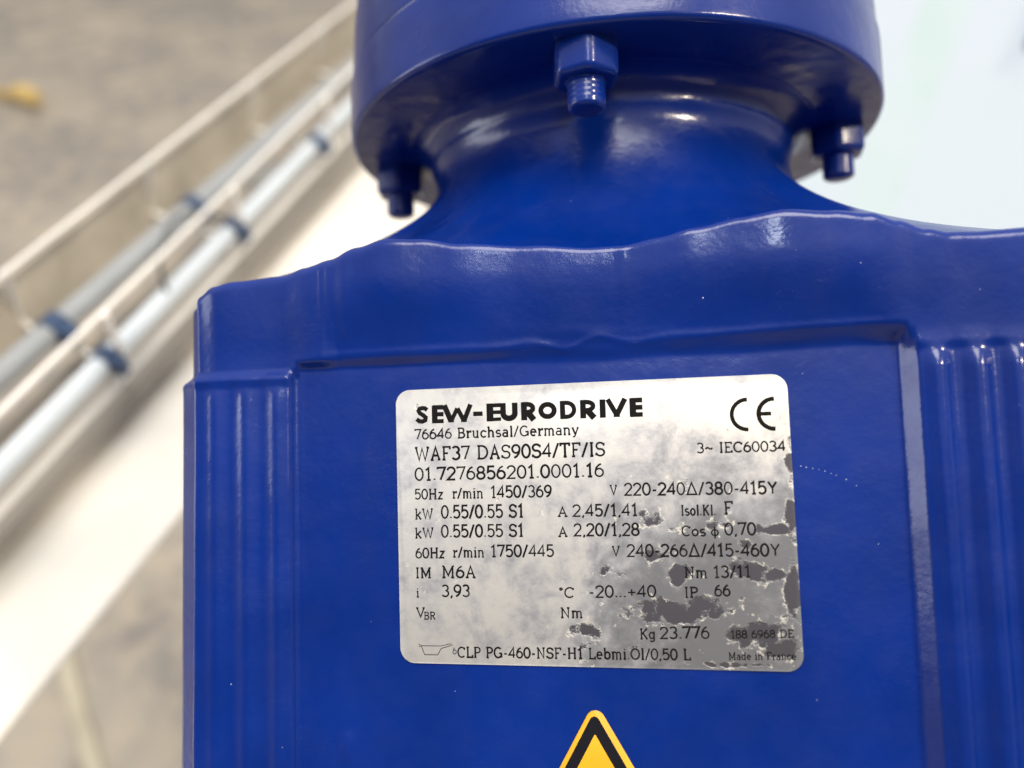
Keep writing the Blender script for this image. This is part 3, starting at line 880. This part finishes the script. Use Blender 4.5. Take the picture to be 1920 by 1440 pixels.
def run(name, pts, r, mat, label, cat, clamps=(), group=None):
    root_ = empty(name, pts[0]); prop(root_, label, cat, group)
    V, Fc = tube([loc(p, root_) for p in pts], r, 20)
    mesh_obj("tube", V, Fc, mat, root_)
    P0, P1 = Vector(pts[0]), Vector(pts[-1])
    ax = (P1 - P0).normalized()
    for (y, wid) in clamps:
        c = at(P0, P1, y)
        V, Fc = tube([loc(c - ax * wid / 2, root_), loc(c + ax * wid / 2, root_)], r * 1.28, 18)
        cl = mesh_obj("clamp", V, Fc, NAVY, root_)
        bm = bmesh.new()
        side = ax.cross(Vector((0, 0, 1))).normalized()
        add_box(bm, loc(c + side * r * 1.55 + Vector((0, 0, -r * .3)), root_), (0.008, wid * .8, 0.012), (side, ax, side.cross(ax)), 0.0012, 1)
        bm_obj("clamp_screw_ear", bm, NAVY, cl)
    return root_
p, q = ext((-0.2577, 0.2466, 0.693), (-0.1767, 0.6132, 0.693), -0.4, 2.2)
run("cable_conduit", [p, q], 0.0060, CONDUIT, "bright pale blue conduit tube nearest the beam in the cable tray", "conduit", ((0.331, 0.010), (0.4757, 0.010), (0.6132, 0.012), (0.745, 0.010)), "conduit tubes in the cable tray")
p, q = ext((-0.2942, 0.3177, 0.691), (-0.2440, 0.5150, 0.691), -0.5, 3.2)
run("cable_conduit", [p, q], 0.0072, GREYC, "darker grey conduit tube at the far side of the cable tray", "conduit", ((0.3602, 0.012), (0.5051, 0.010)), "conduit tubes in the cable tray")

BEIGE = plain("beige_trunking_plastic", (0.50, 0.455, 0.38), 0.5, 0, 0.22, 22)
bm = bmesh.new()
ax = (A1 - A0).normalized(); sd = Vector((0, 0, 1)).cross(ax).normalized()
mid = at(D0, D1, 0.62)
add_box(bm, mid - sd * 0.006 + Vector((0, 0, 0.014)), (0.0016, 1.5, 0.042), (sd, ax, sd.cross(ax)), 0.0003, 1)
o = bm_obj("trunking_strip", bm, BEIGE); prop(o, "flat beige plastic strip standing along the far wall of the cable tray", "trunking")

SHADE_TONE = plain("dark_shade_tone", (0.27, 0.25, 0.225), 0.5, 0, 0.12, 14)  # dark colour that stands in for shade under the tray
def slab(name, top, thick, mat, bev=0.003):
    bm = bmesh.new()
    vt = [bm.verts.new(v) for v in top]
    vb = [bm.verts.new((v[0], v[1], v[2] - thick)) for v in top]
    bm.faces.new(vt); bm.faces.new(vb[::-1])
    n = len(top)
    for k in range(n): bm.faces.new((vt[k], vb[k], vb[(k + 1) % n], vt[(k + 1) % n]))
    bmesh.ops.recalc_face_normals(bm, faces=bm.faces)
    bmesh.ops.bevel(bm, geom=list(bm.edges), offset=bev, segments=3, affect="EDGES")
    return bm_obj(name, bm, mat)
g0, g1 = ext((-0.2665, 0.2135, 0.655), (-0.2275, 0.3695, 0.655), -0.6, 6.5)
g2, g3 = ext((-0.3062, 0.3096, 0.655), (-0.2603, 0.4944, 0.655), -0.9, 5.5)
o = slab("shade_strip", [g2, g3, g1, g0], 0.006, SHADE_TONE, 0.002)  # dark slab put in where the gap beside the beam is only shaded
prop(o, "dark strip standing in for the shade between cable tray and beam", "shade strip")

# wide white beam below the tray
WHITE = plain("white_powder_coat", (0.74, 0.71, 0.655), 0.45, 0, 0.06, 14)
zb = 0.640
f10, f11 = ext((-0.2756, 0.2374, zb), (-0.2339, 0.4055, zb), -1.5, 4.0)
f20, f21 = ext((-0.2240, 0.1366, zb), (-0.1855, 0.2636, zb), -1.2, 6.0)
o = slab("frame_beam", [f10, f11, f21, f20], 0.004, WHITE, 0.0012)
prop(o, "wide smooth white machine frame beam running diagonally beside the motor", "beam")

bm = bmesh.new()
p, q = Vector((-0.2489, 0.6817, 0.623)), Vector((-0.115, 0.628, 0.623))
ax2 = (q - p).normalized(); s2 = Vector((0, 0, 1)).cross(ax2)
add_box(bm, (p + q) / 2, (0.17, 0.040, 0.006), (ax2, s2, Vector((0, 0, 1))), 0.001, 1)
add_box(bm, (p + q) / 2 + s2 * 0.018 + Vector((0, 0, -0.0152)), (0.17, 0.004, 0.024), (ax2, s2, Vector((0, 0, 1))), 0.001, 1)
o = bm_obj("tray_bracket", bm, plain("galvanised_grey", (0.34, 0.34, 0.33), 0.5, 0.2, 0.1, 20)); prop(o, "flat grey angle bracket under the upper end of the cable tray", "bracket")

# thin dark lead leaving the conduit
V, Fc = tube(smoothpath([(-0.209, 0.4757, 0.702), (-0.2165, 0.452, 0.722), (-0.2245, 0.425, 0.728), (-0.2255, 0.400, 0.715), (-0.2225, 0.390, 0.69)], 8), 0.0016, 8)
o = mesh_obj("thin_lead", V, Fc, plain("dark_grey_cable", (0.09, 0.095, 0.10), 0.5)); prop(o, "thin dark grey lead curving off the pale conduit beside the motor", "cable")

# yellow plug lying on the floor
yr = empty("yellow_hose", (-1.43, 2.13, 0.0)); prop(yr, "yellow hose end with a round coupling lying on the concrete floor", "hose")
YM = plain("yellow_plastic", (0.72, 0.50, 0.16), 0.45, 0, 0.08, 10)
V, Fc = tube(smoothpath([(-0.02, 0.02, 0.03), (-0.06, 0.04, 0.026), (-0.10, 0.06, 0.020), (-0.22, 0.10, 0.024), (-0.40, 0.13, 0.024), (-0.7, 0.30, 0.024)], 6), 0.013, 14)
mesh_obj("hose", V, Fc, plain("dull_yellow_rubber", (0.50, 0.34, 0.10), 0.5), yr)
V, Fc = tube([(-0.035, 0.03, 0.045), (-0.030, 0.027, 0.045), (0.0, 0.01, 0.045), (0.035, -0.012, 0.045), (0.040, -0.014, 0.045)], [0.015, 0.021, 0.024, 0.021, 0.015], 16)
mesh_obj("coupling", V, Fc, YM, yr)

# bright frosted window to the right
def pane_mat(name, ca, cb, strength, scale):
    t = NT(name)
    f = t.rng(t.noise(scale, 2, 0.4), 0.35, 0.65, smooth=True)
    c = t.mix(f, ca, cb)
    t.set(Base_Color=(0.30, 0.31, 0.32), Roughness=0.5, Emission_Color=c, Emission_Strength=strength)
    return t.m
win = empty("frosted_window", (0.45, 0.80, 0.0))
prop(win, "bright frosted white window with a pale green strip behind the motor", "window")
FROST = pane_mat("daylit_frosted_glass", (0.78, 0.90, 0.97), (0.82, 0.88, 1.0), 0.45, 2.5)
GREEN = pane_mat("daylit_pale_green_glass", (0.68, 0.88, 0.84), (0.78, 0.93, 0.95), 0.45, 9)
FR = plain("white_window_frame", (0.62, 0.64, 0.65), 0.4, 0, 0.04, 6)
def wl_(x, y, z): return Vector((x - 0.45, y - 0.80, z))
def panel(name, quad, mat, thick=0.006):
    V = [wl_(x, 0.80, z) for x, z in quad] + [wl_(x, 0.80 + thick, z) for x, z in quad]
    return mesh_obj(name, V, [(0, 1, 2, 3), (7, 6, 5, 4), (0, 4, 5, 1), (1, 5, 6, 2), (2, 6, 7, 3), (3, 7, 4, 0)], mat, win, smooth=False)
ZL, ZH = 0.10, 1.45
panel("pane", [(0.05, ZL), (0.385, ZL), (0.372, ZH), (0.05, ZH)], FROST)
panel("green_strip", [(0.385, ZL), (0.447, ZL), (0.407, ZH), (0.372, ZH)], GREEN, 0.008)
panel("pane", [(0.447, ZL), (1.10, ZL), (1.10, ZH), (0.407, ZH)], FROST)
for (cx, cz, sx, sz) in ((0.03, 0.775, 0.04, 1.43), (1.12, 0.775, 0.04, 1.43), (0.575, ZL - 0.02, 1.05, 0.04), (0.575, ZH + 0.02, 1.05, 0.04)):
    bm = bmesh.new(); add_box(bm, wl_(cx, 0.80, cz), (sx, 0.05, sz), None, 0.003, 2)
    bm_obj("frame", bm, FR, win)
bm = bmesh.new(); add_box(bm, wl_(0.498, 0.79, 0.80), (0.012, 0.018, 0.135), None, 0.003, 2)
bm_obj("latch_handle", bm, plain("grey_handle", (0.20, 0.22, 0.24), 0.4), win)
